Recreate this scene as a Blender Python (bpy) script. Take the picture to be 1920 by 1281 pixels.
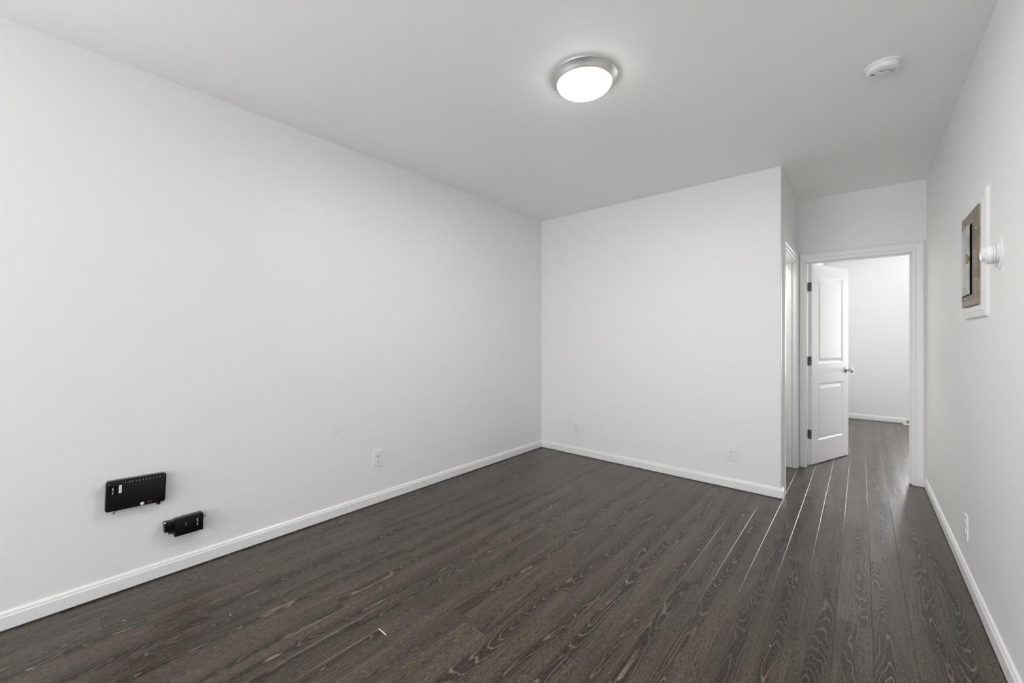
import bpy, bmesh, math, random
from mathutils import Vector, Matrix

for o in list(bpy.data.objects):
    bpy.data.objects.remove(o)
S = bpy.context.scene
COL = S.collection
R = math.radians
random.seed(7)

# ------------------------------------------------------------------ camera
F_PX, YAW, HORIZON, EYE = 770.75, 0.7038, 633.7, 1.27
cam = bpy.data.cameras.new('camera')
cam.sensor_width = 36.0
cam.lens = F_PX / 1920 * 36.0
cam.shift_y = -(640.5 - HORIZON) / 1920
cam.clip_start = 0.02
camo = bpy.data.objects.new('camera', cam)
COL.objects.link(camo)
camo.location = (0, 0, EYE)
camo.rotation_euler = (math.pi / 2, 0, YAW)
S.camera = camo

# ------------------------------------------------------------------ exposure, world, daylight
S.view_settings.view_transform = 'Standard'
S.view_settings.look = 'None'
S.view_settings.gamma = 1.0
S.view_settings.use_curve_mapping = False
S.view_settings.exposure = 0.0

W = bpy.data.worlds.new('overcast_sky')
S.world = W
W.use_nodes = True
W.node_tree.nodes['Background'].inputs[0].default_value = (0.86, 0.93, 1.0, 1)
W.node_tree.nodes['Background'].inputs[1].default_value = 0.0


def window_light(name, loc, rot, sx, sy, watts, col=(1, 1, 1)):
    l = bpy.data.lights.new(name, 'AREA')
    l.shape = 'RECTANGLE'
    l.size, l.size_y = sx, sy
    l.energy = watts
    l.color = col
    o = bpy.data.objects.new(name, l)
    COL.objects.link(o)
    o.location = loc
    o.rotation_euler = rot
    return o


# daylight entering the two windows behind the camera and the far room's window (sky plus light thrown up by the ground outside)
P_WIN1, P_WIN2, P_SIDE, P_FAR, P_LAMP, P_SKY, P_ROOM = 25, 24, 37, 80, 39.0, 3.3, 12
window_light('daylight_rear', (-2.0, -3.62, 1.35), (R(120), 0, 0), 1.25, 2.0, P_WIN1, (0.985, 0.99, 1.0))
window_light('daylight_rear', (-0.42, -3.62, 1.35), (R(120), 0, 0), 1.25, 2.0, P_WIN2, (0.985, 0.99, 1.0))
window_light('side_fill', (-2.856, -1.9, 1.35), (R(118), 0, R(-90)), 1.4, 2.0, P_SIDE, (0.985, 0.99, 1.0))  # added fill from the left, balances the right wall; no window known there
window_light('daylight_far', (1.18, 8.43, 1.5), (R(96), 0, R(180)), 1.1, 1.5, P_FAR, (0.97, 0.985, 1.0))
window_light('side_room_fill', (-1.05, 4.45, 2.55), (0, 0, 0), 0.3, 0.3, P_ROOM, (1.0, 0.98, 0.95))  # unseen lamp added to brighten the hallway and its right wall
W.node_tree.nodes['Background'].inputs[1].default_value = P_SKY
S.cycles.max_bounces = 16
S.cycles.diffuse_bounces = 9
S.cycles.glossy_bounces = 4

# ------------------------------------------------------------------ room measures
XL, XR = -2.836, 0.4237           # left and right wall
YB, PHI = 3.8738, -0.0112         # back wall, a hair out of square
XE = -0.4798                      # hallway side of the partition
YD, YD2 = 4.9316, 5.05            # doorway wall, near and far faces
YF = 8.40                         # far room's end wall
YR = -3.6                         # wall behind the camera
XFR = 3.2                         # far room's right wall
TW = 0.115


def back_y(x):
    return YB + math.tan(PHI) * (x - XL)


def ceil_z(y):
    return 2.6563 - 0.0077 * y


# ------------------------------------------------------------------ helpers
def mat(name):
    m = bpy.data.materials.new(name)
    m.use_nodes = True
    return m, m.node_tree.nodes, m.node_tree.links, m.node_tree.nodes['Principled BSDF']


def plain(name, col, rough=0.5, metal=0.0, spec=0.5, bump=0.0, bscale=80.0, var=0.0):
    m, N, L, P = mat(name)
    P.inputs['Base Color'].default_value = (*col, 1)
    P.inputs['Roughness'].default_value = rough
    P.inputs['Metallic'].default_value = metal
    P.inputs['Specular IOR Level'].default_value = spec
    tc = N.new('ShaderNodeTexCoord')
    nz = N.new('ShaderNodeTexNoise')
    nz.inputs['Scale'].default_value = bscale
    nz.inputs['Detail'].default_value = 3
    L.new(tc.outputs['Object'], nz.inputs['Vector'])
    if bump:
        b = N.new('ShaderNodeBump')
        b.inputs['Strength'].default_value = bump
        b.inputs['Distance'].default_value = 0.002
        L.new(nz.outputs['Fac'], b.inputs['Height'])
        L.new(b.outputs['Normal'], P.inputs['Normal'])
    if var:
        mx = N.new('ShaderNodeMix')
        mx.data_type = 'RGBA'
        mx.inputs[6].default_value = (*[c * (1 - var) for c in col], 1)
        mx.inputs[7].default_value = (*[min(1, c * (1 + var)) for c in col], 1)
        L.new(nz.outputs['Fac'], mx.inputs[0])
        L.new(mx.outputs[2], P.inputs['Base Color'])
    return m


def paint(name, col, rough=0.45, spec=0.35, stains=()):
    """rolled wall paint: fine roller bump, faint mottling, a few stains with a shape of their own"""
    m, N, L, P = mat(name)
    P.inputs['Roughness'].default_value = rough
    P.inputs['Specular IOR Level'].default_value = spec
    tc = N.new('ShaderNodeTexCoord')
    n1 = N.new('ShaderNodeTexNoise')
    n1.inputs['Scale'].default_value = 1.3
    n1.inputs['Detail'].default_value = 4
    n2 = N.new('ShaderNodeTexNoise')
    n2.inputs['Scale'].default_value = 160
    n2.inputs['Detail'].default_value = 2
    n3 = N.new('ShaderNodeTexNoise')
    n3.inputs['Scale'].default_value = 3.0
    for n in (n1, n2, n3):
        L.new(tc.outputs['Object'], n.inputs['Vector'])
    mx = N.new('ShaderNodeMix')
    mx.data_type = 'RGBA'
    mx.inputs[6].default_value = (*[c * 0.985 for c in col], 1)
    mx.inputs[7].default_value = (*[min(1, c * 1.012) for c in col], 1)
    L.new(n1.outputs['Fac'], mx.inputs[0])
    out = mx.outputs[2]
    for (pos, rad, strength) in stains:
        d = N.new('ShaderNodeVectorMath')
        d.operation = 'DISTANCE'
        nv = N.new('ShaderNodeTexNoise')
        nv.inputs['Scale'].default_value = 1.2 / rad
        L.new(tc.outputs['Object'], nv.inputs['Vector'])
        ad = N.new('ShaderNodeMix')
        ad.data_type = 'VECTOR'
        ad.inputs[0].default_value = rad * 1.2
        L.new(tc.outputs['Object'], ad.inputs[4])
        sb = N.new('ShaderNodeVectorMath')
        sb.operation = 'MULTIPLY_ADD'
        sb.inputs[1].default_value = (rad * 1.6,) * 3
        L.new(nv.outputs['Color'], sb.inputs[0])
        L.new(tc.outputs['Object'], sb.inputs[2])
        N.remove(ad)
        d.inputs[1].default_value = tuple(p + rad * 0.8 for p in pos)
        L.new(sb.outputs[0], d.inputs[0])
        mr = N.new('ShaderNodeMapRange')
        mr.interpolation_type = 'SMOOTHSTEP'
        mr.inputs['From Min'].default_value = rad * 1.3
        mr.inputs['From Max'].default_value = rad * 0.3
        mr.inputs['To Max'].default_value = strength
        L.new(d.outputs['Value'], mr.inputs['Value'])
        m2 = N.new('ShaderNodeMix')
        m2.data_type = 'RGBA'
        m2.inputs[7].default_value = (0.30, 0.29, 0.28, 1)
        L.new(mr.outputs[0], m2.inputs[0])
        L.new(out, m2.inputs[6])
        out = m2.outputs[2]
    L.new(out, P.inputs['Base Color'])
    b = N.new('ShaderNodeBump')
    b.inputs['Strength'].default_value = 0.10
    b.inputs['Distance'].default_value = 0.002
    L.new(n2.outputs['Fac'], b.inputs['Height'])
    b2 = N.new('ShaderNodeBump')
    b2.inputs['Strength'].default_value = 0.12
    b2.inputs['Distance'].default_value = 0.02
    L.new(n3.outputs['Fac'], b2.inputs['Height'])
    L.new(b.outputs['Normal'], b2.inputs['Normal'])
    L.new(b2.outputs['Normal'], P.inputs['Normal'])
    return m


def finish(name, bm, m, parent=None, smooth=False, angle=40, recalc=True):
    if recalc:
        bmesh.ops.recalc_face_normals(bm, faces=bm.faces)
    me = bpy.data.meshes.new(name)
    bm.to_mesh(me)
    bm.free()
    for x in (m if isinstance(m, (list, tuple)) else [m]):
        me.materials.append(x)
    if smooth:
        for p in me.polygons:
            p.use_smooth = True
        try:
            me.set_sharp_from_angle(angle=R(angle))
        except Exception:
            pass
    o = bpy.data.objects.new(name, me)
    COL.objects.link(o)
    if parent:
        o.parent = parent
    return o


def tag(o, label, cat, group=None, kind=None):
    o['label'] = label
    o['category'] = cat
    if group:
        o['group'] = group
    if kind:
        o['kind'] = kind
    return o


def root(name, label, cat, loc, rot=(0, 0, 0), group=None, kind=None):
    o = bpy.data.objects.new(name, None)
    o.empty_display_size = 0.05
    COL.objects.link(o)
    o.location = loc
    o.rotation_euler = rot
    return tag(o, label, cat, group, kind)


def add_box(bm, x0, x1, y0, y1, z0, z1, bevel=0.0, seg=2, mi=0):
    t = bmesh.new()
    bmesh.ops.create_cube(t, size=1)
    bmesh.ops.scale(t, vec=(x1 - x0, y1 - y0, z1 - z0), verts=t.verts)
    bmesh.ops.translate(t, vec=((x0 + x1) / 2, (y0 + y1) / 2, (z0 + z1) / 2), verts=t.verts)
    if bevel:
        bmesh.ops.bevel(t, geom=t.edges[:], offset=bevel, segments=seg, profile=0.5, affect='EDGES')
    merge(bm, t, mi)


def merge(bm, t, mi=0, M=None):
    if M is not None:
        bmesh.ops.transform(t, matrix=M, verts=t.verts)
    vm = {}
    for v in t.verts:
        vm[v] = bm.verts.new(v.co)
    for f in t.faces:
        try:
            nf = bm.faces.new([vm[v] for v in f.verts])
            nf.material_index = mi if mi else f.material_index
        except ValueError:
            pass
    t.free()


def add_lathe(bm, prof, seg=64, M=None, mi=0, cap=True):
    """profile [(r, z)] turned round Z"""
    t = bmesh.new()
    rings = []
    for r, z in prof:
        if r < 1e-6:
            rings.append([t.verts.new((0, 0, z))])
        else:
            rings.append([t.verts.new((r * math.cos(2 * math.pi * k / seg), r * math.sin(2 * math.pi * k / seg), z)) for k in range(seg)])
    for a, b in zip(rings, rings[1:]):
        for k in range(seg):
            k2 = (k + 1) % seg
            if len(a) == 1 and len(b) == 1:
                continue
            if len(a) == 1:
                t.faces.new((a[0], b[k], b[k2]))
            elif len(b) == 1:
                t.faces.new((a[k], b[0], a[k2]))
            else:
                t.faces.new((a[k], b[k], b[k2], a[k2]))
    if cap:
        for rg in (rings[0], rings[-1]):
            if len(rg) > 2:
                t.faces.new(rg)
    merge(bm, t, mi, M)


def add_prism(bm, pts, y0, y1, bevel=0.0, seg=2, mi=0, M=None):
    """polygon in XZ pushed along Y"""
    t = bmesh.new()
    a = [t.verts.new((x, y0, z)) for x, z in pts]
    b = [t.verts.new((x, y1, z)) for x, z in pts]
    t.faces.new(a)
    t.faces.new(list(reversed(b)))
    n = len(pts)
    for k in range(n):
        t.faces.new((a[k], a[(k + 1) % n], b[(k + 1) % n], b[k]))
    bmesh.ops.recalc_face_normals(t, faces=t.faces)
    if bevel:
        bmesh.ops.bevel(t, geom=t.edges[:], offset=bevel, segments=seg, profile=0.5, affect='EDGES')
    merge(bm, t, mi, M)


def add_tube(bm, pts, r, seg=12, mi=0):
    pts = [Vector(p) for p in pts]
    t = bmesh.new()
    rings = []
    up = Vector((0.13, 0.31, 0.94)).normalized()
    for i, p in enumerate(pts):
        d = (pts[min(i + 1, len(pts) - 1)] - pts[max(i - 1, 0)]).normalized()
        u = d.cross(up)
        if u.length < 1e-3:
            u = d.cross(Vector((1, 0, 0)))
        u.normalize()
        v = d.cross(u)
        rr = r[i] if isinstance(r, (list, tuple)) else r
        rings.append([t.verts.new(p + rr * (math.cos(2 * math.pi * k / seg) * u + math.sin(2 * math.pi * k / seg) * v)) for k in range(seg)])
    for a, b in zip(rings, rings[1:]):
        for k in range(seg):
            t.faces.new((a[k], a[(k + 1) % seg], b[(k + 1) % seg], b[k]))
    t.faces.new(rings[0])
    t.faces.new(rings[-1])
    merge(bm, t, mi)


def sweep_line(bm, prof, p0, p1, n, m0=0.0, m1=0.0):
    """profile [(out, z)] run from p0 to p1; n points out of the wall; m0/m1 lengthen each end per unit of out (mitres)"""
    p0, p1, n = Vector((*p0, 0)), Vector((*p1, 0)), Vector((*n, 0)).normalized()
    d = (p1 - p0).normalized()
    a = [bm.verts.new(p0 + n * t - d * m0 * t + Vector((0, 0, z))) for t, z in prof]
    b = [bm.verts.new(p1 + n * t + d * m1 * t + Vector((0, 0, z))) for t, z in prof]
    k = len(prof)
    for i in range(k):
        bm.faces.new((a[i], a[(i + 1) % k], b[(i + 1) % k], b[i]))
    bm.faces.new(a)
    bm.faces.new(list(reversed(b)))


def wall_grid(bm, u0, u1, z0, z1, t0, t1, holes, axis):
    """wall slab with rectangular holes. axis 'x': plane of constant x (u = y); 'y': plane of constant y (u = x)"""
    us = sorted({u0, u1, *[h[0] for h in holes], *[h[1] for h in holes]})
    zs = sorted({z0, z1, *[h[2] for h in holes], *[h[3] for h in holes]})

    def P(u, t, z):
        return bm.verts.new((t, u, z) if axis == 'x' else (u, t, z))

    def solid(i, j):
        if not (0 <= i < len(us) - 1 and 0 <= j < len(zs) - 1):
            return False
        cu, cz = (us[i] + us[i + 1]) / 2, (zs[j] + zs[j + 1]) / 2
        return not any(h[0] < cu < h[1] and h[2] < cz < h[3] for h in holes)

    for i in range(len(us) - 1):
        for j in range(len(zs) - 1):
            if not solid(i, j):
                continue
            a, b, c, d = us[i], us[i + 1], zs[j], zs[j + 1]
            for t in (t0, t1):
                bm.faces.new((P(a, t, c), P(b, t, c), P(b, t, d), P(a, t, d)))
            for di, dj, q in ((-1, 0, ((a, c), (a, d))), (1, 0, ((b, c), (b, d))), (0, -1, ((a, c), (b, c))), (0, 1, ((a, d), (b, d)))):
                if not solid(i + di, j + dj):
                    (ua, za), (ub, zb) = q
                    bm.faces.new((P(ua, t0, za), P(ub, t0, zb), P(ub, t1, zb), P(ua, t1, za)))
    bmesh.ops.remove_doubles(bm, verts=bm.verts, dist=1e-5)


def structure(name, bm, m, label, cat, **kw):
    return tag(finish(name, bm, m, **kw), label, cat, kind='structure')


def lettering(name, text, size, m, parent, M, depth=0.0003):
    c = bpy.data.curves.new(name, 'FONT')
    c.body = text
    c.size = size
    c.extrude = depth
    c.align_x = 'LEFT'
    o = bpy.data.objects.new(name + '_curve', c)
    COL.objects.link(o)
    dg = bpy.context.evaluated_depsgraph_get()
    me = bpy.data.meshes.new_from_object(o.evaluated_get(dg))
    bpy.data.objects.remove(o)
    bpy.data.curves.remove(c)
    me.transform(M)
    me.name = name
    me.materials.clear()
    me.materials.append(m)
    q = bpy.data.objects.new(name, me)
    COL.objects.link(q)
    q.parent = parent
    return q


# ------------------------------------------------------------------ materials
WALLC = (0.822, 0.818, 0.809)
M_wall = paint('white_wall_paint', WALLC)
M_left = paint('white_wall_paint_scuffed', WALLC, stains=[
    ((XL, 1.414, 0.60), 0.028, 0.10), ((XL, 0.58, 0.150), 0.075, 0.10), ((XL, 0.70, 0.19), 0.06, 0.06),
    ((XL, 0.215, 0.51), 0.03, 0.12), ((XL, 0.30, 0.105), 0.04, 0.06), ((XL, 0.80, 0.63), 0.012, 0.10)])
M_ceil = paint('white_ceiling_paint', (0.925, 0.92, 0.91), rough=0.6, spec=0.25)
M_trim = plain('white_trim_enamel', (0.82, 0.82, 0.815), rough=0.3, spec=0.5)
M_door = plain('white_door_enamel', (0.90, 0.90, 0.905), rough=0.33, spec=0.5, bump=0.06, bscale=90)
M_plate = plain('white_plastic', (0.80, 0.80, 0.79), rough=0.3, var=0.01)
M_dark = plain('dark_slot', (0.01, 0.01, 0.01), rough=0.7)
M_nickel = plain('brushed_nickel', (0.62, 0.61, 0.59), rough=0.42, metal=1.0, bump=0.03, bscale=300)
M_chrome = plain('chrome', (0.60, 0.61, 0.63), rough=0.12, metal=1.0)
M_hinge = plain('dark_steel', (0.20, 0.21, 0.22), rough=0.35, metal=1.0, bump=0.2, bscale=150)
M_black = plain('black_gloss_plastic', (0.004, 0.004, 0.004), rough=0.2, spec=0.22)
M_blackm = plain('black_matte_plastic', (0.012, 0.012, 0.012), rough=0.4, spec=0.4)
M_white = plain('white_print', (0.85, 0.85, 0.85), rough=0.4)
M_red = plain('red_print', (0.45, 0.02, 0.02), rough=0.4)
M_grey = plain('grey_print', (0.35, 0.35, 0.35), rough=0.4)
M_frame = plain('painted_wood_white', (0.80, 0.80, 0.785), rough=0.4, bump=0.3, bscale=40)


def metal_panel(name, c0, c1):
    m, N, L, P = mat(name)
    tc = N.new('ShaderNodeTexCoord')
    n = N.new('ShaderNodeTexNoise')
    n.inputs['Scale'].default_value = 14
    n.inputs['Detail'].default_value = 5
    n.inputs['Roughness'].default_value = 0.65
    L.new(tc.outputs['Object'], n.inputs['Vector'])
    cr = N.new('ShaderNodeValToRGB')
    cr.color_ramp.elements[0].position = 0.35
    cr.color_ramp.elements[0].color = (*c0, 1)
    cr.color_ramp.elements[1].position = 0.68
    cr.color_ramp.elements[1].color = (*c1, 1)
    L.new(n.outputs['Fac'], cr.inputs[0])
    L.new(cr.outputs[0], P.inputs['Base Color'])
    P.inputs['Metallic'].default_value = 0.7
    P.inputs['Roughness'].default_value = 0.42
    b = N.new('ShaderNodeBump')
    b.inputs['Strength'].default_value = 0.25
    b.inputs['Distance'].default_value = 0.003
    L.new(n.outputs['Fac'], b.inputs['Height'])
    L.new(b.outputs['Normal'], P.inputs['Normal'])
    return m


M_steel = metal_panel('worn_brown_grey_steel', (0.17, 0.14, 0.105), (0.31, 0.265, 0.21))
M_steel2 = metal_panel('worn_light_steel', (0.38, 0.36, 0.335), (0.62, 0.61, 0.59))
M_brass = plain('dull_brass', (0.30, 0.25, 0.14), rough=0.4, metal=0.9)

M_lamp, _n, _l, _p = mat('lit_opal_glass')
_p.inputs['Base Color'].default_value = (0.9, 0.9, 0.88, 1)
_p.inputs['Emission Color'].default_value = (1.0, 0.98, 0.955, 1)
_p.inputs['Emission Strength'].default_value = 22.0
# opal glass lets half of the bulb light behind it straight through
_t = _n.new('ShaderNodeBsdfTransparent')
_m = _n.new('ShaderNodeMixShader')
_m.inputs[0].default_value = 0.5
_l.new(_p.outputs[0], _m.inputs[1])
_l.new(_t.outputs[0], _m.inputs[2])
_l.new(_m.outputs[0], _n['Material Output'].inputs['Surface'])


def vent_plastic():
    """black plastic with a grid of small ventilation dimples"""
    m, N, L, P = mat('black_perforated_plastic')
    P.inputs['Roughness'].default_value = 0.3
    P.inputs['Specular IOR Level'].default_value = 0.2
    tc = N.new('ShaderNodeTexCoord')
    sc = N.new('ShaderNodeVectorMath')
    sc.operation = 'SCALE'
    sc.inputs['Scale'].default_value = 1 / 0.0042
    L.new(tc.outputs['Object'], sc.inputs[0])
    fr = N.new('ShaderNodeVectorMath')
    fr.operation = 'FRACTION'
    L.new(sc.outputs[0], fr.inputs[0])
    sb = N.new('ShaderNodeVectorMath')
    sb.operation = 'SUBTRACT'
    sb.inputs[1].default_value = (0.5, 0.5, 0.5)
    L.new(fr.outputs[0], sb.inputs[0])
    ml = N.new('ShaderNodeVectorMath')
    ml.operation = 'MULTIPLY'
    ml.inputs[1].default_value = (1, 0, 1)
    L.new(sb.outputs[0], ml.inputs[0])
    ln = N.new('ShaderNodeVectorMath')
    ln.operation = 'LENGTH'
    L.new(ml.outputs[0], ln.inputs[0])
    mr = N.new('ShaderNodeMapRange')
    mr.inputs['From Min'].default_value = 0.22
    mr.inputs['From Max'].default_value = 0.36
    L.new(ln.outputs['Value'], mr.inputs['Value'])
    mx = N.new('ShaderNodeMix')
    mx.data_type = 'RGBA'
    mx.inputs[6].default_value = (0.003, 0.003, 0.003, 1)
    mx.inputs[7].default_value = (0.014, 0.013, 0.012, 1)
    L.new(mr.outputs[0], mx.inputs[0])
    L.new(mx.outputs[2], P.inputs['Base Color'])
    return m


M_vent = vent_plastic()


def floor_material():
    m, N, L, P = mat('dark_limed_oak_planks')

    def math_(op, a, b=None, c=None):
        n = N.new('ShaderNodeMath')
        n.operation = op
        for i, v in enumerate((a, b, c)):
            if v is None:
                continue
            if isinstance(v, (int, float)):
                n.inputs[i].default_value = v
            else:
                L.new(v, n.inputs[i])
        return n.outputs[0]

    def attr(nm):
        n = N.new('ShaderNodeAttribute')
        n.attribute_name = nm
        return n.outputs['Fac']

    def noise(vec, scale, detail=2.0, rough=0.5):
        n = N.new('ShaderNodeTexNoise')
        n.inputs['Scale'].default_value = scale
        n.inputs['Detail'].default_value = detail
        n.inputs['Roughness'].default_value = rough
        L.new(vec, n.inputs['Vector'])
        return n.outputs['Fac']

    def comb(x, y, z):
        n = N.new('ShaderNodeCombineXYZ')
        for i, v in enumerate((x, y, z)):
            if isinstance(v, (int, float)):
                n.inputs[i].default_value = v
            else:
                L.new(v, n.inputs[i])
        return n.outputs[0]

    def smooth(v, a, b, lo=0.0, hi=1.0):
        n = N.new('ShaderNodeMapRange')
        n.interpolation_type = 'SMOOTHSTEP'
        n.inputs['From Min'].default_value = a
        n.inputs['From Max'].default_value = b
        n.inputs['To Min'].default_value = lo
        n.inputs['To Max'].default_value = hi
        L.new(v, n.inputs['Value'])
        return n.outputs[0]

    tc = N.new('ShaderNodeTexCoord')
    sp = N.new('ShaderNodeSeparateXYZ')
    L.new(tc.outputs['Object'], sp.inputs[0])
    X, Y = sp.outputs[0], sp.outputs[1]
    seed, cx = attr('plank_seed'), attr('plank_middle')
    # t runs -1..1 across a plank, the heart of each board shifted at random
    r1 = math_('FRACT', math_('MULTIPLY', seed, 17.31))
    r2 = math_('FRACT', math_('MULTIPLY', seed, 43.77))
    r3 = math_('FRACT', math_('MULTIPLY', seed, 91.13))
    t = math_('DIVIDE', math_('SUBTRACT', X, cx), 0.063)
    t0 = math_('MULTIPLY_ADD', r1, 1.5, -0.75)
    oy = math_('MULTIPLY_ADD', seed, 57.0, Y)
    wob = noise(comb(math_('MULTIPLY_ADD', seed, 31.0, math_('MULTIPLY', X, 3.0)), math_('MULTIPLY', oy, 1.7), 0.0), 1.0, 1.0)
    tt = math_('ADD', math_('SUBTRACT', t, t0), math_('MULTIPLY_ADD', wob, 1.5, -0.75))
    big = noise(comb(math_('MULTIPLY_ADD', seed, 77.0, math_('MULTIPLY', X, 6.5)), math_('MULTIPLY', oy, 0.95), 3.0), 1.0, 2.0, 0.45)
    fine = noise(comb(math_('MULTIPLY', X, 60.0), math_('MULTIPLY', oy, 9.0), 7.0), 1.0, 2.0)
    slope = math_('MULTIPLY', math_('SIGN', math_('SUBTRACT', r2, 0.5)), math_('MULTIPLY_ADD', r3, 0.45, 0.14))
    r4 = math_('FRACT', math_('MULTIPLY', seed, 133.7))
    figured = smooth(r4, 0.25, 0.45, 0.45, 1.0)
    Fv = math_('MULTIPLY', slope, oy)
    Fv = math_('MULTIPLY_ADD', math_('MULTIPLY', tt, tt), 0.40, Fv)
    Fv = math_('MULTIPLY_ADD', big, 0.95, Fv)
    mid = noise(comb(math_('MULTIPLY_ADD', seed, 19.0, math_('MULTIPLY', X, 16.0)), math_('MULTIPLY', oy, 2.6), 13.0), 1.0, 2.0, 0.5)
    Fv = math_('MULTIPLY_ADD', mid, 0.13, Fv)
    Fv = math_('MULTIPLY_ADD', fine, 0.026, Fv)
    ring = math_('FRACT', math_('MULTIPLY', Fv, 19.0))
    tri = math_('ABSOLUTE', math_('MULTIPLY_ADD', ring, 2.0, -1.0))      # 1 at the ring line
    line = smooth(tri, 0.74, 0.98)
    ring2 = math_('FRACT', math_('MULTIPLY', Fv, 47.0))
    tri2 = math_('ABSOLUTE', math_('MULTIPLY_ADD', ring2, 2.0, -1.0))
    line2 = smooth(tri2, 0.55, 0.98)
    heart = smooth(math_('ABSOLUTE', tt), 0.75, 0.25)                     # 1 in the cathedral zone
    patch = smooth(noise(comb(math_('MULTIPLY', X, 4.0), math_('MULTIPLY', oy, 0.8), 11.0), 1.0, 1.0), 0.35, 0.62)
    pores = noise(comb(math_('MULTIPLY', X, 330.0), math_('MULTIPLY', oy, 45.0), 1.0), 1.0, 2.0, 0.6)
    pore = smooth(pores, 0.47, 0.62)
    streak = noise(comb(math_('MULTIPLY', X, 150.0), math_('MULTIPLY', oy, 3.5), 5.0), 1.0, 3.0, 0.6)
    side = math_('SUBTRACT', 1.0, heart)
    # limed grain amount
    vary = smooth(noise(comb(math_('MULTIPLY', X, 25.0), math_('MULTIPLY', oy, 4.0), 17.0), 1.0, 2.0), 0.30, 0.62, 0.35, 1.0)
    heart = math_('MULTIPLY', heart, figured)
    side = math_('SUBTRACT', 1.0, heart)
    g = math_('MULTIPLY', math_('MULTIPLY', line, vary), math_('MULTIPLY_ADD', heart, 0.70, 0.24))
    g2 = math_('MULTIPLY', math_('MULTIPLY', line2, side), 0.30)
    g3 = math_('MULTIPLY', math_('MULTIPLY', pore, math_('MULTIPLY_ADD', side, 0.62, 0.22)), 0.44)
    g4 = math_('MULTIPLY', smooth(streak, 0.40, 0.72), math_('MULTIPLY_ADD', side, 0.12, 0.06))
    g = math_('MAXIMUM', g, math_('ADD', math_('ADD', g2, g3), g4))
    g = math_('MULTIPLY', g, math_('MULTIPLY_ADD', patch, 0.35, 0.70))
    g.node.use_clamp = True
    mx = N.new('ShaderNodeMix')
    mx.data_type = 'RGBA'
    L.new(g, mx.inputs[0])
    mx.inputs[6].default_value = (0.0225, 0.0150, 0.0098, 1)
    mx.inputs[7].default_value = (0.255, 0.200, 0.155, 1)
    tone = math_('MULTIPLY_ADD', math_('FRACT', math_('MULTIPLY', seed, 7.7)), 0.14, 0.93)
    vm = N.new('ShaderNodeVectorMath')
    vm.operation = 'SCALE'
    L.new(mx.outputs[2], vm.inputs[0])
    L.new(tone, vm.inputs['Scale'])
    L.new(vm.outputs[0], P.inputs['Base Color'])
    rg = math_('MULTIPLY_ADD', g, 0.12, 0.27)
    L.new(rg, P.inputs['Roughness'])
    P.inputs['Specular IOR Level'].default_value = 0.25
    P.inputs['Coat Weight'].default_value = 0.15
    P.inputs['Coat Roughness'].default_value = 0.30
    b = N.new('ShaderNodeBump')
    b.inputs['Strength'].default_value = 0.25
    b.inputs['Distance'].default_value = 0.0004
    L.new(g, b.inputs['Height'])
    L.new(b.outputs['Normal'], P.inputs['Normal'])
    return m


M_floor = floor_material()
M_gap = plain('plank_gap', (0.012, 0.010, 0.009), rough=0.8)

# ------------------------------------------------------------------ floor: planks along the room, micro-bevelled edges
PITCH, SEAM0 = 0.1262, 0.039
ROW_ENDS = {-1: 2.376, 0: 3.105, 1: 3.263, 2: 3.677, -2: 2.956, -3: 2.839, -13: 0.991, -11: 1.268, -19: 0.539, -18: 0.257, -14: 1.652}
bm = bmesh.new()
ly_seed = bm.faces.layers.float.new('plank_seed')
ly_mid = bm.faces.layers.float.new('plank_middle')
rnd = random.Random(23)
PLEN, BV, BD = 1.192, 0.0020, 0.0013
y_lo, y_hi = YR - 0.1, YF + 0.1
for row in range(-24, 26):
    xa, xb = SEAM0 + row * PITCH, SEAM0 + (row + 1) * PITCH
    y0 = ROW_ENDS.get(row)
    off = rnd.random() * PLEN
    if y0 is None:
        y0 = off
    y = y0 - PLEN * math.ceil((y0 - y_lo) / PLEN)
    while y < y_hi:
        ya, yb = max(y, y_lo), min(y + PLEN, y_hi)
        y += PLEN
        if yb - ya < 0.02:
            continue
        if xa > 0.56 and yb < YD:       # nothing lies right of the room's right wall
            continue
        s = rnd.random()
        lift = 0.0
        o = [bm.verts.new(p) for p in ((xa, ya, -BD), (xb, ya, -BD), (xb, yb, -BD), (xa, yb, -BD))]
        i = [bm.verts.new(p) for p in ((xa + BV, ya + BV * .6, lift), (xb - BV, ya + BV * .6, lift), (xb - BV, yb - BV * .6, lift), (xa + BV, yb - BV * .6, lift))]
        fs = [bm.faces.new(i)]
        for k in range(4):
            fs.append(bm.faces.new((o[k], o[(k + 1) % 4], i[(k + 1) % 4], i[k])))
        for f in fs:
            f[ly_seed] = s
            f[ly_mid] = (xa + xb) / 2
add_box(bm, -2.94, 3.35, y_lo, y_hi, -0.06, -0.0016, mi=1)
floor = structure('floor', bm, [M_floor, M_gap], 'dark brown limed oak plank floor running down the room and hallway', 'floor', recalc=False)

bm = bmesh.new()
add_box(bm, -1.606, -1.548, 0.9895, 0.9935, -0.001, 0.0006, 0.0003, 1)
chip = finish('chipped_edge', bm, M_white, floor)
chip['label'] = 'pale chipped end of one plank'

# ------------------------------------------------------------------ walls and ceiling
ZT = 2.72
bm = bmesh.new()
WIN_S = [(-2.62, -1.18, 0.3, 2.4)]  # opening for the added side window
wall_grid(bm, YR, YB + 0.12, -0.05, ZT, XL - TW, XL, WIN_S, 'x')
structure('wall_left', bm, M_left, 'long white wall on the left with two black network boxes and an outlet', 'wall')

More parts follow.
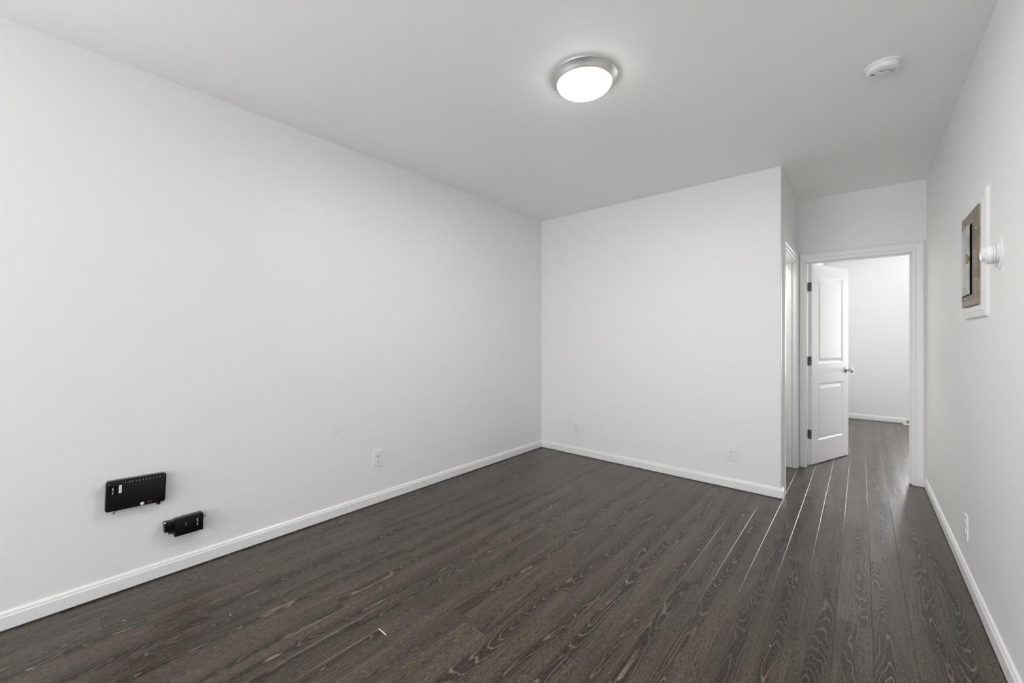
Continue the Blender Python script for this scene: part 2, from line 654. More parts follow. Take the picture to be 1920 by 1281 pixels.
# back partition, turned by PHI, its corner with the hallway eased
bm = bmesh.new()
pts = [(XL - 0.02, back_y(XL - 0.02)), (XE - 0.006, back_y(XE)), (XE - 0.002, back_y(XE) + 0.002), (XE, back_y(XE) + 0.006), (XE, back_y(XE) + TW), (XL - 0.02, back_y(XL) + TW)]
a = [bm.verts.new((x, y, -0.05)) for x, y in pts]
b = [bm.verts.new((x, y, ZT)) for x, y in pts]
bm.faces.new(a)
bm.faces.new(list(reversed(b)))
for k in range(len(pts)):
    bm.faces.new((a[k], a[(k + 1) % len(pts)], b[(k + 1) % len(pts)], b[k]))
structure('wall_back', bm, M_wall, 'white partition wall facing the camera with two outlets low down', 'wall')

HY0, HY1, HZ = 4.02, 4.835, 2.01      # side doorway in the hallway's left wall
bm = bmesh.new()
wall_grid(bm, back_y(XE) + TW, YD2, -0.05, ZT, XE - TW, XE, [(HY0, HY1, -0.1, HZ)], 'x')
structure('wall_hall_left', bm, M_wall, 'short white hallway wall with a side doorway just past the corner', 'wall')

PY0, PY1, PZ0, PZ1 = 2.795, 3.12, 1.435, 1.875   # hole for the breaker box
bm = bmesh.new()
wall_grid(bm, YR - TW, YD + 0.02, -0.05, ZT, XR, XR + TW, [(PY0, PY1, PZ0, PZ1)], 'x')
structure('wall_right', bm, M_wall, 'white wall on the right carrying the breaker panel', 'wall')

OX0, OX1, OZ = -0.406, 0.333, 2.007  # clear opening of the doorway
JT = 0.018
bm = bmesh.new()
wall_grid(bm, -1.62, XFR + TW, -0.05, ZT, YD, YD2, [(OX0 - JT, OX1 + JT, -0.1, OZ + JT)], 'y')
structure('wall_doorway', bm, M_wall, 'white wall at the hallway end around the cased doorway', 'wall')

bm = bmesh.new()
WIN_R = [(-2.65, -1.35, 0.3, 2.4), (-1.07, 0.23, 0.3, 2.4)]
wall_grid(bm, XL - TW, XR + TW, -0.05, ZT, YR - TW, YR, WIN_R, 'y')
structure('wall_rear', bm, M_wall, 'white wall behind the camera with two windows', 'wall')

bm = bmesh.new()
WIN_F = [(0.62, 1.74, 0.75, 2.25)]
wall_grid(bm, -0.58, XFR + TW, -0.05, ZT, YF, YF + TW, WIN_F, 'y')
structure('wall_far', bm, M_wall, 'bright white end wall of the room beyond the doorway', 'wall')
bm = bmesh.new()
wall_grid(bm, YD2, YF, -0.05, ZT, -0.575, -0.46, [], 'x')
structure('wall_far_left', bm, M_wall, 'white side wall behind the open door', 'wall')
bm = bmesh.new()
wall_grid(bm, YD2, YF, -0.05, ZT, XFR, XFR + TW, [], 'x')
structure('wall_far_right', bm, M_wall, 'white side wall of the far room out of sight', 'wall')
bm = bmesh.new()
wall_grid(bm, back_y(XE) + 0.05, YD, -0.05, ZT, -1.62, -1.5, [], 'x')
structure('wall_closet', bm, M_wall, 'white wall inside the hallway side room', 'wall')

bm = bmesh.new()
v = [bm.verts.new((x, y, ceil_z(y) + dz)) for dz in (0, 0.16) for x, y in ((XL - TW, YR - TW), (XFR + TW, YR - TW), (XFR + TW, YF + TW), (XL - TW, YF + TW))]
for q in ((0, 1, 2, 3), (7, 6, 5, 4), (0, 4, 5, 1), (1, 5, 6, 2), (2, 6, 7, 3), (3, 7, 4, 0)):
    bm.faces.new([v[k] for k in q])
structure('ceiling', bm, M_ceil, 'plain white ceiling', 'ceiling')


# windows out of sight that let the daylight in
def window(name, hole, t, axis, label):
    u0, u1, z0, z1 = hole
    M = Matrix.Rotation(R(90), 4, 'Z') if axis == 'x' else Matrix.Identity(4)
    r = root(name, label, 'window', (t, (u0 + u1) / 2, z0) if axis == 'x' else ((u0 + u1) / 2, t, z0), (0, 0, R(90)) if axis == 'x' else (0, 0, 0), kind='structure')
    w, h = u1 - u0, z1 - z0
    bm = bmesh.new()
    for x0, x1, za, zb in ((-w / 2, -w / 2 + 0.05, 0, h), (w / 2 - 0.05, w / 2, 0, h), (-w / 2 + .05, w / 2 - .05, 0, 0.05), (-w / 2 + .05, w / 2 - .05, h - 0.05, h), (-w / 2 + .05, w / 2 - .05, h / 2 - 0.025, h / 2 + 0.025)):
        add_box(bm, x0, x1, -0.03, 0.03, za, zb, 0.003, 1)
    finish('window_frame', bm, M_trim, r)
    return r


window('window_1', WIN_R[0], YR - 0.06, 'y', 'white sash window behind the camera on the left')
window('window_2', WIN_R[1], YR - 0.06, 'y', 'white sash window behind the camera on the right')
window('added_window', WIN_S[0], XL - 0.06, 'x', 'unseen white sash window added in the left wall behind the camera for its light')  # added out of view to go with the side fill light
window('window_3', WIN_F[0], YF + 0.06, 'y', 'white sash window of the far room')

# ------------------------------------------------------------------ baseboards
BP = [(-0.002, 0.007), (0.0135, 0.007), (0.0135, 0.061), (0.0115, 0.0655), (0.0095, 0.067), (0.0095, 0.070), (0.0085, 0.0755), (0.004, 0.081), (-0.002, 0.083)]


def baseboard(name, label, *runs):
    bm = bmesh.new()
    for p0, p1, n, m0, m1 in runs:
        sweep_line(bm, BP, p0, p1, n, m0, m1)
    return structure(name, bm, M_trim, label, 'baseboard')


GAPX = XL + 0.0025
baseboard('baseboard_left', 'white baseboard along the left wall below the black boxes, near length', ((GAPX + 0.001, YR), (GAPX - 0.0015, 2.0998), (1, 0), 0, 0))
baseboard('baseboard_left', 'white baseboard along the left wall from the joint to the corner', ((XL, 2.1026), (XL, back_y(XL)), (1, 0), 0, -1))
nb = (math.sin(PHI), -math.cos(PHI))
baseboard('baseboard_back', 'white baseboard along the foot of the partition wall, wrapping its corner',
          ((XL, back_y(XL)), (XE, back_y(XE)), nb, -1, 1), ((XE, back_y(XE)), (XE, 3.925), (1, 0), 1, 0))
baseboard('baseboard_right', 'white baseboard along the right wall nearest the camera', ((XR, YR), (XR, 3.0000), (-1, 0), 0, 0))
baseboard('baseboard_right', 'white baseboard along the right wall running to the doorway casing', ((XR, 3.0014), (XR, YD - 0.001), (-1, 0), 0, 0))
baseboard('baseboard_far', 'white baseboard along the end wall of the far room', ((-0.46, YF), (XFR, YF), (0, -1), 0, 0))
baseboard('baseboard_rear', 'white baseboard behind the camera', ((XL + 0.016, YR), (XR - 0.016, YR), (0, 1), 0, 0))

# ------------------------------------------------------------------ door casings and jambs
CP = [(0.0, 0.0), (0.0, 0.009), (0.05, 0.0115), (0.12, 0.0125), (0.30, 0.0125), (0.36, 0.0105), (0.42, 0.014), (0.72, 0.0165), (0.88, 0.0175), (0.97, 0.0150), (1.0, 0.011), (1.0, 0.0)]


def casing(bm, u0, u1, zt, wl, wt, wr, plane, axis, sgn, rev=0.005, z0=0.003):
    """mitred casing round three sides of an opening, standing out from the wall plane by sgn"""
    cols = []
    for o, t in CP:
        L_, R_, T_ = u0 - rev - o * wl, u1 + rev + o * wr, zt + rev + o * wt
        row = []
        for u, z in ((L_, z0), (L_, T_), (R_, T_), (R_, z0)):
            p = plane + sgn * t
            row.append(bm.verts.new((u, p, z) if axis == 'y' else (p, u, z)))
        cols.append(row)
    for a, b in zip(cols, cols[1:] + cols[:1]):
        for k in range(3):
            bm.faces.new((a[k], a[k + 1], b[k + 1], b[k]))
    for k in (0, 3):
        bm.faces.new([c[k] for c in cols])


bm = bmesh.new()
casing(bm, OX0, OX1, OZ, 0.051, 0.083, 0.074, YD, 'y', -1)
structure('trim_1', bm, M_trim, 'white moulded casing around the doorway at the hallway end', 'door casing', smooth=True, angle=25)
bm = bmesh.new()
# jambs and head lining with a stop strip
for x0, x1 in ((OX0 - JT, OX0), (OX1, OX1 + JT)):
    add_box(bm, x0, x1, YD + 0.001, YD2 - 0.001, 0.002, OZ + JT, 0.0015, 1)
add_box(bm, OX0, OX1, YD + 0.001, YD2 - 0.001, OZ, OZ + JT, 0.0015, 1)
add_box(bm, OX1 - 0.011, OX1, YD + 0.03, YD + 0.068, 0.002, OZ, 0.002, 1)
add_box(bm, OX0, OX1 - 0.011, YD + 0.03, YD + 0.068, OZ - 0.011, OZ, 0.002, 1)
structure('trim_2', bm, M_trim, 'white jamb lining of the doorway at the hallway end', 'door jamb')

bm = bmesh.new()
casing(bm, HY0, HY1, HZ, 0.085, 0.083, 0.070, XE, 'x', 1)
structure('trim_3', bm, M_trim, 'white moulded casing on the side doorway in the hallway', 'door casing', smooth=True, angle=25)
bm = bmesh.new()
add_box(bm, XE - TW, XE - 0.001, HY1 - 0.001, HY1 + 0.014, 0.002, HZ + 0.01, 0.001, 1)
add_box(bm, XE - TW, XE - 0.001, HY0 - 0.014, HY0 + 0.001, 0.002, HZ + 0.01, 0.001, 1)
add_box(bm, XE - TW, XE - 0.001, HY0, HY1, HZ - 0.008, HZ + 0.01, 0.001, 1)
add_box(bm, XE - 0.073, XE - 0.036, HY1 - 0.012, HY1 - 0.001, 0.002, HZ - 0.008, 0.002, 1)
add_box(bm, XE - 0.073, XE - 0.036, HY0 + 0.001, HY0 + 0.012, 0.002, HZ - 0.008, 0.002, 1)
structure('trim_4', bm, M_trim, 'white jamb lining with a stop strip inside the side doorway', 'door jamb')

# ------------------------------------------------------------------ open panel door
DW, DH, DT = 0.748, 1.999, 0.035
HINGE = Vector((-0.372, 5.046, 0.010))          # hinge corner of the face turned to the hallway
ANG = R(69.0)                                   # leaf runs along this direction from the hinge corner
door = root('door_1', 'white two-panel door standing open into the room beyond the hallway', 'door', HINGE, (0, 0, ANG), kind='structure')


def panel_face(bm, yb, sgn):
    """one moulded face of the leaf at local y = yb, panels sunk along sgn"""
    us = [0, 0.118, DW - 0.112, DW]
    zs = [0, 0.225, 0.800, 1.000, DH - 0.118, DH]

    def q(a, b, c, d, y):
        bm.faces.new([bm.verts.new((u, yy, z)) for (u, z), yy in zip(((a, c), (b, c), (b, d), (a, d)), (y,) * 4)])
    for i in range(3):
        for j in range(5):
            if i == 1 and j in (1, 3):
                a, b, c, d = us[1], us[2], zs[j], zs[j + 1]
                steps = [(0, 0), (0.004, 0.0015), (0.012, 0.0085), (0.020, 0.0095), (0.026, 0.0095), (0.050, 0.0035), (0.054, 0.003)]
                rings = [[bm.verts.new((u, yb + sgn * dp, z)) for u, z in ((a + s, c + s), (b - s, c + s), (b - s, d - s), (a + s, d - s))] for s, dp in steps]
                for r0, r1 in zip(rings, rings[1:]):
                    for k in range(4):
                        bm.faces.new((r0[k], r0[(k + 1) % 4], r1[(k + 1) % 4], r1[k]))
                bm.faces.new(rings[-1])
            else:
                q(us[i], us[i + 1], zs[j], zs[j + 1], yb)


bm = bmesh.new()
panel_face(bm, 0.0, 1)
panel_face(bm, DT, -1)
for c in (((0, 0, 0), (0, DT, 0), (0, DT, DH), (0, 0, DH)), ((DW, 0, 0), (DW, DT, 0), (DW, DT, DH), (DW, 0, DH)), ((0, 0, 0), (DW, 0, 0), (DW, DT, 0), (0, DT, 0)), ((0, 0, DH), (DW, 0, DH), (DW, DT, DH), (0, DT, DH))):
    bm.faces.new([bm.verts.new(p) for p in c])
bmesh.ops.remove_doubles(bm, verts=bm.verts, dist=1e-5)
finish('leaf', bm, M_door, door)

for hz in (0.255, 0.985, 1.725):
    bm = bmesh.new()
    add_box(bm, -0.0016, 0.0006, 0.004, DT - 0.001, hz, hz + 0.088, 0.0005, 1)
    for zz in (0, 0.0295, 0.059):
        add_lathe(bm, [(0.0055, 0.0), (0.0055, 0.0283)], 16, Matrix.Translation((-0.004, DT + 0.003, hz + zz)))
    add_lathe(bm, [(0.0, -0.004), (0.0042, -0.002), (0.0042, 0.0)], 12, Matrix.Translation((-0.004, DT + 0.003, hz)))
    add_box(bm, -0.011, -0.0088, 0.004, DT, hz, hz + 0.088, 0.0005, 1)
    add_box(bm, -0.011, 0.0, DT - 0.002, DT + 0.0005, hz + 0.002, hz + 0.086)
    finish('hinge', bm, M_hinge, door)

# knob on both faces
KZ, KU = 0.918, DW - 0.062
KP = [(0.0, -0.001), (0.031, -0.001), (0.032, 0.003), (0.029, 0.008), (0.016, 0.011), (0.0125, 0.014), (0.0115, 0.028), (0.014, 0.033), (0.022, 0.038), (0.0265, 0.046), (0.0275, 0.053), (0.0255, 0.060), (0.019, 0.065), (0.011, 0.0665), (0.010, 0.0655), (0.0, 0.0655)]
for yb, rx in ((0.0, R(90)), (DT, R(-90))):
    bm = bmesh.new()
    add_lathe(bm, KP, 40, Matrix.Translation((KU, yb, KZ)) @ Matrix.Rotation(rx, 4, 'X'))
    finish('knob', bm, M_chrome, door, smooth=True)
bm = bmesh.new()
add_box(bm, DW - 0.0008, DW + 0.0012, 0.006, DT - 0.006, KZ - 0.029, KZ + 0.029, 0.0004, 1)
add_box(bm, DW, DW + 0.009, 0.011, DT - 0.011, KZ - 0.008, KZ + 0.008, 0.002, 1)
finish('latch', bm, M_chrome, door)

# ------------------------------------------------------------------ ceiling light
LX, LY = -1.11, 1.895
lamp = root('ceiling_light', 'round flush ceiling light with brushed nickel ring and glowing white diffuser', 'ceiling light', (LX, LY, ceil_z(LY)), (math.atan(-0.0077), 0, 0))
bm = bmesh.new()
add_lathe(bm, [(0.120, 0.0), (0.171, 0.0), (0.1725, -0.003), (0.171, -0.008), (0.1665, -0.0115), (0.150, -0.030), (0.1445, -0.0385), (0.1425, -0.0400), (0.1405, -0.0395), (0.1395, -0.033), (0.120, -0.033)], 128, cap=False)
finish('trim_ring', bm, M_nickel, lamp, smooth=True, angle=35)
bm = bmesh.new()
add_lathe(bm, [(0.1392, -0.032), (0.1392, -0.0395), (0.1368, -0.0465), (0.126, -0.056), (0.096, -0.0655), (0.050, -0.0705), (0.0, -0.0722)], 96, cap=False)
finish('diffuser', bm, M_lamp, lamp, smooth=True, angle=80)

dl = window_light('ceiling_light_bulb', (0, 0, -0.0345), (0, 0, 0), 0.25, 0.25, P_LAMP, (1.0, 0.98, 0.955))
dl.data.shape = 'DISK'
dl.parent = lamp

# ------------------------------------------------------------------ smoke detector
SX, SY = 0.083, 2.775
sd = root('smoke_detector', 'round white smoke detector on the ceiling near the right wall', 'smoke detector', (SX, SY, ceil_z(SY)), (0, 0, YAW))
bm = bmesh.new()
add_lathe(bm, [(0.0, 0.001), (0.0735, 0.001), (0.0735, -0.004), (0.071, -0.0085), (0.066, -0.0095), (0.066, -0.012)], 72, cap=False)
finish('mounting_base', bm, M_plate, sd, smooth=True, angle=30)
bm = bmesh.new()
add_lathe(bm, [(0.0655, -0.011), (0.0665, -0.014), (0.0665, -0.022), (0.064, -0.028), (0.059, -0.0335), (0.053, -0.036), (0.0, -0.037)], 72, cap=False)
body = finish('housing', bm, M_plate, sd, smooth=True, angle=40)
M_slot = plain('shadowed_slot', (0.16, 0.16, 0.155), rough=0.6)
bm = bmesh.new()
for k in range(3):
    add_box(bm, -0.0445 + k * 0.0075, -0.0405 + k * 0.0075, 0.010, 0.022, -0.0374, -0.0330, 0.0006, 1)
finish('vent_slot', bm, M_dark, sd)
bm = bmesh.new()
add_tube(bm, [(-0.028, -0.013, -0.0368), (-0.015, -0.015, -0.0369), (-0.006, -0.024, -0.0369), (0.005, -0.027, -0.0369), (0.016, -0.026, -0.0368), (0.028, -0.037, -0.0365)], 0.0016, 8)
add_tube(bm, [(0.028, -0.012, -0.0366), (0.042, -0.021, -0.0364)], 0.0018, 8)
finish('sounder_slot', bm, M_slot, sd)
bm = bmesh.new()
add_lathe(bm, [(0.010, -0.0365), (0.010, -0.0385), (0.0085, -0.0395), (0.0, -0.0395)], 32, Matrix.Translation((-0.003, 0.004, 0)), cap=False)
finish('test_button', bm, M_plate, sd, smooth=True)


# ------------------------------------------------------------------ wall outlets
def make_outlet(name, label, loc, rz, group):
    r = root(name, label, 'outlet', loc, (0, 0, rz), group)
    w, h = 0.074, 0.122
    bm = bmesh.new()
    # cover plate with two rounded windows simply carried as raised receptacles; bevelled rim
    t = bmesh.new()
    bmesh.ops.create_cube(t, size=1)
    bmesh.ops.scale(t, vec=(w, 0.008, h), verts=t.verts)
    bmesh.ops.translate(t, vec=(0, -0.002, 0), verts=t.verts)
    ed = [e for e in t.edges if all(v.co.y < -0.004 for v in e.verts)]
    bmesh.ops.bevel(t, geom=ed, offset=0.0035, segments=3, profile=0.6, affect='EDGES')
    merge(bm, t)
    finish('cover_plate', bm, M_plate, r, smooth=True, angle=30)
    for s in (1, -1):
        bm = bmesh.new()
        pts = []
        for k in range(32):
            a = 2 * math.pi * k / 32
            pts.append((0.0172 * math.cos(a), max(-0.0135, min(0.0135, 0.0172 * math.sin(a))) + s * 0.0196))
        add_prism(bm, pts, -0.0088, -0.0045, 0.0006, 1)
        rc = finish('receptacle', bm, M_plate, r)
        bm = bmesh.new()
        zc = s * 0.0196
        add_box(bm, -0.0078, -0.0053, -0.0091, -0.0080, zc - 0.0012, zc + 0.0078)
        add_box(bm, 0.0053, 0.0075, -0.0091, -0.0080, zc - 0.0002, zc + 0.0070)
        add_lathe(bm, [(0.0, 0.0), (0.0030, 0.0), (0.0030, 0.0011), (0.0, 0.0011)], 16, Matrix.Translation((0, -0.0080, zc - 0.0078)) @ Matrix.Rotation(R(90), 4, 'X'), cap=False)
        sl = finish('slots', bm, M_dark, rc)
    bm = bmesh.new()
    add_lathe(bm, [(0.0032, 0.0), (0.0030, 0.0012), (0.0, 0.0015)], 16, Matrix.Translation((0, -0.0058, 0)) @ Matrix.Rotation(R(90), 4, 'X'), cap=False)
    finish('screw', bm, M_nickel, r, smooth=True)
    return r


def copy_thing(src, label, loc, rz, group):
    c = src.copy()
    COL.objects.link(c)
    c.location = loc
    c.rotation_euler = (0, 0, rz)
    c['label'] = label
    c['group'] = group
    for ch in src.children:
        k = ch.copy()
        COL.objects.link(k)
        k.parent = c
        for g in ch.children:
            q = g.copy()
            COL.objects.link(q)
            q.parent = k
    return c


G = 'white wall outlets'
o1 = make_outlet('wall_outlet', 'white duplex outlet low on the long left wall', (XL, 1.741, 0.346), R(90), G)
bpy.context.view_layer.update()
copy_thing(o1, 'white outlet on the partition wall nearest the inner room corner', (-2.363, back_y(-2.363), 0.302), PHI, G)
copy_thing(o1, 'white duplex outlet on the partition wall nearest the hallway', (-0.836, back_y(-0.836), 0.289), PHI, G)
copy_thing(o1, 'white outlet low on the right wall seen almost edge on', (XR, 3.185, 0.280), R(-90), G)

# ------------------------------------------------------------------ black router hung on the left wall
# local frame: x along the wall, y into the wall, z up; face at local y = -depth
RD = 0.043
rt = root('router', 'black perforated router box hung on the left wall', 'router', (XL, 0.3585, 0.488), (R(0), 0, R(90)))
rt.rotation_euler = (0, R(1.9), R(90))
RW, RH = 0.227, 0.147


def rounded(w, h, r, n=6, cut=None):
    pts = []
    for cx, cz, a0 in ((w / 2 - r, h / 2 - r, 0), (-w / 2 + r, h / 2 - r, 90), (-w / 2 + r, -h / 2 + r, 180), (w / 2 - r, -h / 2 + r, 270)):
        for k in range(n + 1):
            a = R(a0 + 90 * k / n)
            pts.append((cx + r * math.cos(a), cz + r * math.sin(a)))
    return pts


bm = bmesh.new()
add_prism(bm, rounded(RW, RH, 0.010, 3), -RD + 0.004, -0.004, 0.0025, 2)
finish('casing', bm, M_black, rt, smooth=True, angle=35)
bm = bmesh.new()
add_prism(bm, rounded(RW - 0.010, RH - 0.012, 0.008, 3), -RD - 0.0005, -RD + 0.006, 0.0012, 2)
finish('vented_cover', bm, M_vent, rt, smooth=True, angle=35)
bm = bmesh.new()
for k in range(11):
    x = -0.045 + k * 0.0132 + (0.003 if k in (1,) else 0)
    add_box(bm, x - 0.0014, x + 0.0014, -RD - 0.0010, -RD + 0.001, 0.0592, 0.0622)
finish('indicator_lights', bm, M_white, rt)
for x, z in ((-0.105, 0.0605), (0.106, 0.0605)):
    bm = bmesh.new()
    add_lathe(bm, [(0.0, 0.0), (0.0016, 0.0), (0.0016, 0.001), (0.0, 0.001)], 12, Matrix.Translation((x, -RD - 0.0002, z)) @ Matrix.Rotation(R(90), 4, 'X'), cap=False)
    finish('screw', bm, M_white, rt)
bm = bmesh.new()
add_box(bm, -0.0685, -0.0580, -RD - 0.0008, -RD + 0.001, 0.013, 0.051)
lb = finish('sticker', bm, M_white, rt)
lb['label'] = 'white barcode sticker'
bm = bmesh.new()
for k, w in enumerate((1, 2, 1, 3, 1, 1, 2, 1, 2, 1)):
    z = 0.017 + k * 0.0031
    add_box(bm, -0.0655, -0.0625, -RD - 0.0011, -RD, z, z + 0.0006 * w)
finish('bars', bm, M_grey, lb)
bm = bmesh.new()
add_box(bm, -0.1035, -0.0735, -RD - 0.0007, -RD + 0.001, 0.006, 0.052)
pl = finish('nameplate', bm, M_black, rt)
# lettering runs down the plate
ML = Matrix(((0, 1, 0, 0), (0, 0, -1, 0), (-1, 0, 0, 0), (0, 0, 0, 1)))   # reading downwards on a face looking along -Y


def logo(parent, x, y, ztop, size):
    lettering('white_lettering', 'veri', size, M_white, parent, Matrix.Translation((x, y, ztop)) @ ML)
    lettering('red_letter', 'z', size, M_red, parent, Matrix.Translation((x, y, ztop - size * 1.72)) @ ML)
    lettering('white_lettering', 'on', size, M_white, parent, Matrix.Translation((x, y, ztop - size * 2.22)) @ ML)


logo(pl, -0.0925, -RD - 0.0009, 0.0445, 0.0100)
bm = bmesh.new()
add_lathe(bm, [(0.0, 0.0), (0.0075, 0.0), (0.0075, 0.0015), (0.006, 0.0022), (0.0, 0.0022)], 24, Matrix.Translation((0.021, -RD, -0.0615)) @ Matrix.Rotation(R(90), 4, 'X'), cap=False)
finish('button', bm, M_white, rt, smooth=True)
bm = bmesh.new()
for x in (0.0455, 0.0545):
    add_box(bm, x - 0.0008, x + 0.0008, -RD - 0.0010, -RD + 0.001, -0.0630, -0.0545)
finish('port_mark', bm, M_grey, rt)
bm = bmesh.new()
add_box(bm, 0.080, 0.095, -RD + 0.006, -0.012, -0.0860, -0.0690, 0.001, 1)
finish('plug', bm, M_blackm, rt)
bm = bmesh.new()
add_tube(bm, [(-0.068, -0.022, -0.070), (-0.075, -0.030, -0.077), (-0.083, -0.036, -0.083)], 0.0022, 10)
add_lathe(bm, [(0.0032, -0.003), (0.0032, 0.003)], 12, Matrix.Translation((-0.083, -0.036, -0.084)))
finish('cable_stub', bm, plain('brown_cable', (0.10, 0.075, 0.05), rough=0.5), rt)

# ------------------------------------------------------------------ small network terminal below it
OD = 0.050
nt = root('network_terminal', 'small black network terminal box on the left wall just above the baseboard', 'network terminal', (XL, 0.5695, 0.253), (0, 0, R(90)))
bm = bmesh.new()
add_prism(bm, [(-0.0610, -0.046), (0.0610, -0.046), (0.0625, -0.044), (0.0625, 0.043), (0.0600, 0.046), (-0.0225, 0.046), (-0.0300, 0.0440), (-0.0590, 0.0440), (-0.0625, 0.0400), (-0.0625, -0.0445)], -OD, -0.004, 0.002, 2)
finish('housing', bm, M_black, nt, smooth=True, angle=30)
bm = bmesh.new()
add_prism(bm, [(-0.104, -0.010), (-0.0615, -0.010), (-0.0615, 0.0400), (-0.102, 0.0420), (-0.104, 0.0400)], -OD + 0.003, -0.006, 0.002, 2)
sidep = finish('fibre_cover', bm, M_black, nt, smooth=True, angle=30)
bm = bmesh.new()
add_prism(bm, [(-0.084, -0.0265), (-0.0615, -0.0265), (-0.0615, -0.0090), (-0.088, -0.0090), (-0.088, -0.0200)], -OD + 0.010, -0.010, 0.0015, 1)
finish('port_block', bm, M_blackm, nt)
bm = bmesh.new()
add_box(bm, -0.1046, -0.0985, -OD + 0.002, -OD + 0.014, 0.0385, 0.0432, 0.0012, 1)
finish('painted_highlight', bm, M_plate, nt)  # white block paints a highlight on the cover's top corner
bm = bmesh.new()
add_lathe(bm, [(0.0085, 0.0), (0.0085, 0.006), (0.0060, 0.006), (0.0060, 0.013), (0.0, 0.013)], 20, Matrix.Translation((0.062, -0.028, 0.019)) @ Matrix.Rotation(R(90), 4, 'Y'), cap=False)
finish('coax_connector', bm, M_hinge, nt)
logo(nt, 0.0325, -OD - 0.0002, 0.0250, 0.0118)
bm = bmesh.new()
for z0, z1 in ((0.0155, 0.0175), (0.0100, 0.0140), (0.0045, 0.0085), (0.0010, 0.0030)):
    add_box(bm, -0.0150, -0.0128, -OD - 0.0003, -OD + 0.001, z0, z1)
finish('small_print', bm, M_grey, nt)

# ------------------------------------------------------------------ breaker panel on the right wall
# local frame as above with x running towards the camera (rotation -90): x = -(Y - y0)
bp = root('breaker_panel', 'old steel breaker panel with ajar door in a white wooden frame on the right wall', 'breaker panel', (XR, 2.915, 1.648), (0, 0, R(-90)))
FW0, FW1, FZ0, FZ1 = -0.285, 0.226, -0.283, 0.283


def ring_frame(bm, outer, inner, prof):
    """mitred rectangular frame; prof [(s 0..1 from outer to inner, depth)]"""
    rows = []
    for s, d in prof:
        a = [o + (i - o) * s for o, i in zip(outer, inner)]
        rows.append([bm.verts.new(p) for p in ((a[0], -d, a[2]), (a[1], -d, a[2]), (a[1], -d, a[3]), (a[0], -d, a[3]))])
    for r0, r1 in zip(rows, rows[1:]):
        for k in range(4):
            bm.faces.new((r0[k], r0[(k + 1) % 4], r1[(k + 1) % 4], r1[k]))


bm = bmesh.new()
ring_frame(bm, (FW0, FW1, FZ0, FZ1), (-0.213, 0.140, -0.225, 0.222), [(0, -0.001), (0, 0.006), (0.10, 0.0105), (0.30, 0.0125), (0.50, 0.0125), (0.55, 0.0145), (0.95, 0.0150), (1.0, 0.0125), (1.0, -0.001)])
finish('wooden_frame', bm, M_frame, bp)
TX0, TX1, TZ0, TZ1 = -0.222, 0.150, -0.224, 0.226
DX0, DX1, DZ0, DZ1 = -0.178, 0.045, -0.172, 0.165
bm = bmesh.new()
ring_frame(bm, (TX0, TX1, TZ0, TZ1), (DX0, DX1, DZ0, DZ1), [(0, 0.010), (0, 0.0220), (0.06, 0.0245), (0.55, 0.0245), (0.66, 0.0285), (0.80, 0.0285), (0.92, 0.0240), (1.0, 0.0240), (1.0, 0.0)])
finish('cover_trim', bm, M_steel, bp)
for x, z in ((0.128, 0.120), (0.128, -0.115)):
    bm = bmesh.new()
    add_lathe(bm, [(0.0065, 0.0), (0.0055, 0.0028), (0.0, 0.0034)], 20, Matrix.Translation((x, -0.0243, z)) @ Matrix.Rotation(R(90), 4, 'X'), cap=False)
    finish('screw', bm, M_steel2, bp, smooth=True)
bm = bmesh.new()
ring_frame(bm, (-0.190, 0.116, -0.205, 0.218), (-0.190, 0.116, -0.205, 0.218), [(0, 0.0), (0, -0.085)])
bm.faces.new([bm.verts.new(p) for p in ((-0.190, 0.085, -0.205), (0.116, 0.085, -0.205), (0.116, 0.085, 0.218), (-0.190, 0.085, 0.218))])
bx = finish('inner_box', bm, M_dark, bp)  # near-black colour paints the darkness seen through the door gap
OPEN = R(1.2)
MD = Matrix.Translation((DX0 + 0.002, -0.0245, 0)) @ Matrix.Rotation(-OPEN, 4, 'Z')
bm = bmesh.new()
t = bmesh.new()
dw = DX1 - DX0 - 0.038
# leaf with a pressed rib down its length
pts = [(0, -0.0), (0.0, -0.006), (dw * 0.55, -0.006), (dw * 0.58, -0.0035), (dw * 0.62, -0.0035), (dw * 0.65, -0.006), (dw, -0.006), (dw, 0.0)]
a = [t.verts.new((x, y, DZ0 + 0.003)) for x, y in pts]
b = [t.verts.new((x, y, DZ1 - 0.003)) for x, y in pts]
t.faces.new(a)
t.faces.new(list(reversed(b)))
for k in range(len(pts)):
    t.faces.new((a[k], a[(k + 1) % len(pts)], b[(k + 1) % len(pts)], b[k]))
merge(bm, t, 0, MD)
dr = finish('door', bm, M_steel2, bp)
bm = bmesh.new()
t = bmesh.new()
add_box(t, dw - 0.036, dw + 0.004, -0.0115, -0.005, -0.021, 0.021, 0.0015, 1)
add_box(t, dw - 0.004, dw + 0.012, -0.006, -0.002, -0.010, 0.010, 0.001, 1)
merge(bm, t, 0, MD)
lt = finish('latch', bm, M_brass, dr)
lt['label'] = 'brass latch'

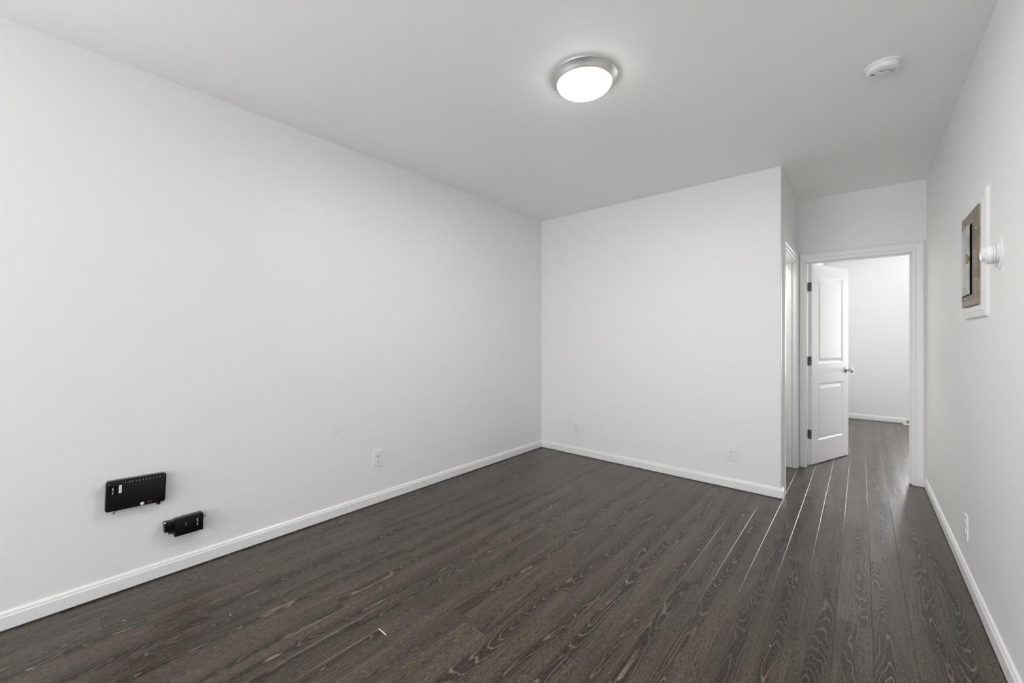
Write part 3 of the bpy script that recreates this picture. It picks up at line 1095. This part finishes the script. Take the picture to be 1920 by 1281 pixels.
# ------------------------------------------------------------------ white stepped fixture on the right wall
wf = root('wall_fixture', 'white round stepped fixture sticking out of the right wall beside the breaker panel', 'wall fixture', (XR, 2.525, 1.610), (0, 0, R(-90)))
MX = Matrix.Rotation(R(90), 4, 'X')
bm = bmesh.new()
add_lathe(bm, [(0.0, -0.001), (0.066, -0.001), (0.066, 0.002), (0.062, 0.0045), (0.045, 0.0055), (0.0, 0.0055)], 64, MX, cap=False)
finish('flange', bm, M_plate, wf, smooth=True, angle=30)
bm = bmesh.new()
add_lathe(bm, [(0.038, 0.005), (0.0395, 0.010), (0.0395, 0.0125), (0.0362, 0.0132), (0.0362, 0.0150), (0.0408, 0.0157), (0.0408, 0.0195), (0.0375, 0.0202), (0.0375, 0.0220), (0.0408, 0.0227), (0.0400, 0.0300), (0.0370, 0.0360), (0.0300, 0.0400), (0.0255, 0.0410), (0.0, 0.0410)], 64, MX, cap=False)
finish('stepped_body', bm, M_plate, wf, smooth=True, angle=35)
bm = bmesh.new()
add_lathe(bm, [(0.0262, 0.0405), (0.0268, 0.0480), (0.0250, 0.0500), (0.0225, 0.0495), (0.0200, 0.0460), (0.0, 0.0440)], 48, MX, cap=False)
finish('nose', bm, M_plate, wf, smooth=True, angle=35)

# ------------------------------------------------------------------ pipe fitting on the far room's floor
px, py = 0.522, 8.335
rv = root('pipe_fitting', 'chrome pipe elbow with a white floor collar at the foot of the far wall', 'pipe fitting', (px, py, 0.0))
bm = bmesh.new()
add_lathe(bm, [(0.0, 0.0), (0.052, 0.0), (0.052, 0.006), (0.040, 0.013), (0.016, 0.017), (0.0, 0.017)], 32, cap=False)
finish('floor_collar', bm, M_plate, rv, smooth=True)
bm = bmesh.new()
add_tube(bm, [(0, 0, 0.012), (0, 0, 0.045), (0.008, 0, 0.060), (0.025, 0, 0.066), (0.30, 0, 0.066)], 0.013, 16)
add_lathe(bm, [(0.019, 0.020), (0.019, 0.040)], 6, None)
finish('elbow_pipe', bm, M_chrome, rv, smooth=True, angle=50)

# ------------------------------------------------------------------ paint chips dropped on the planks
rc = random.Random(5)
chips = [(-2.20, 0.60), (-2.52, 0.28), (-1.86, 1.16), (-0.93, 2.02), (-0.285, 2.62), (-0.285, 1.98), (-0.625, 1.36), (0.085, 1.72), (-2.785, 1.30), (-0.20, 1.75)]
first = None
for k, (x, y) in enumerate(chips):
    if first is None:
        bm = bmesh.new()
        add_prism(bm, [(-0.0035, 0), (0.0005, -0.0022), (0.0038, -0.0004), (0.0022, 0.0026), (-0.0018, 0.0022)], 0.0, 0.0012, 0, M=Matrix.Rotation(R(90), 4, 'X'))
        first = finish('paint_chip', bm, M_plate)
        o = first
    else:
        o = first.copy()
        COL.objects.link(o)
    o.location = (x, y, 0.0012)
    o.rotation_euler = (0, 0, rc.random() * 6.28)
    o.scale = (1, 1, 1)
    tag(o, 'tiny white paint chip lying on the dark plank floor', 'paint chip', 'paint chips on the floor')
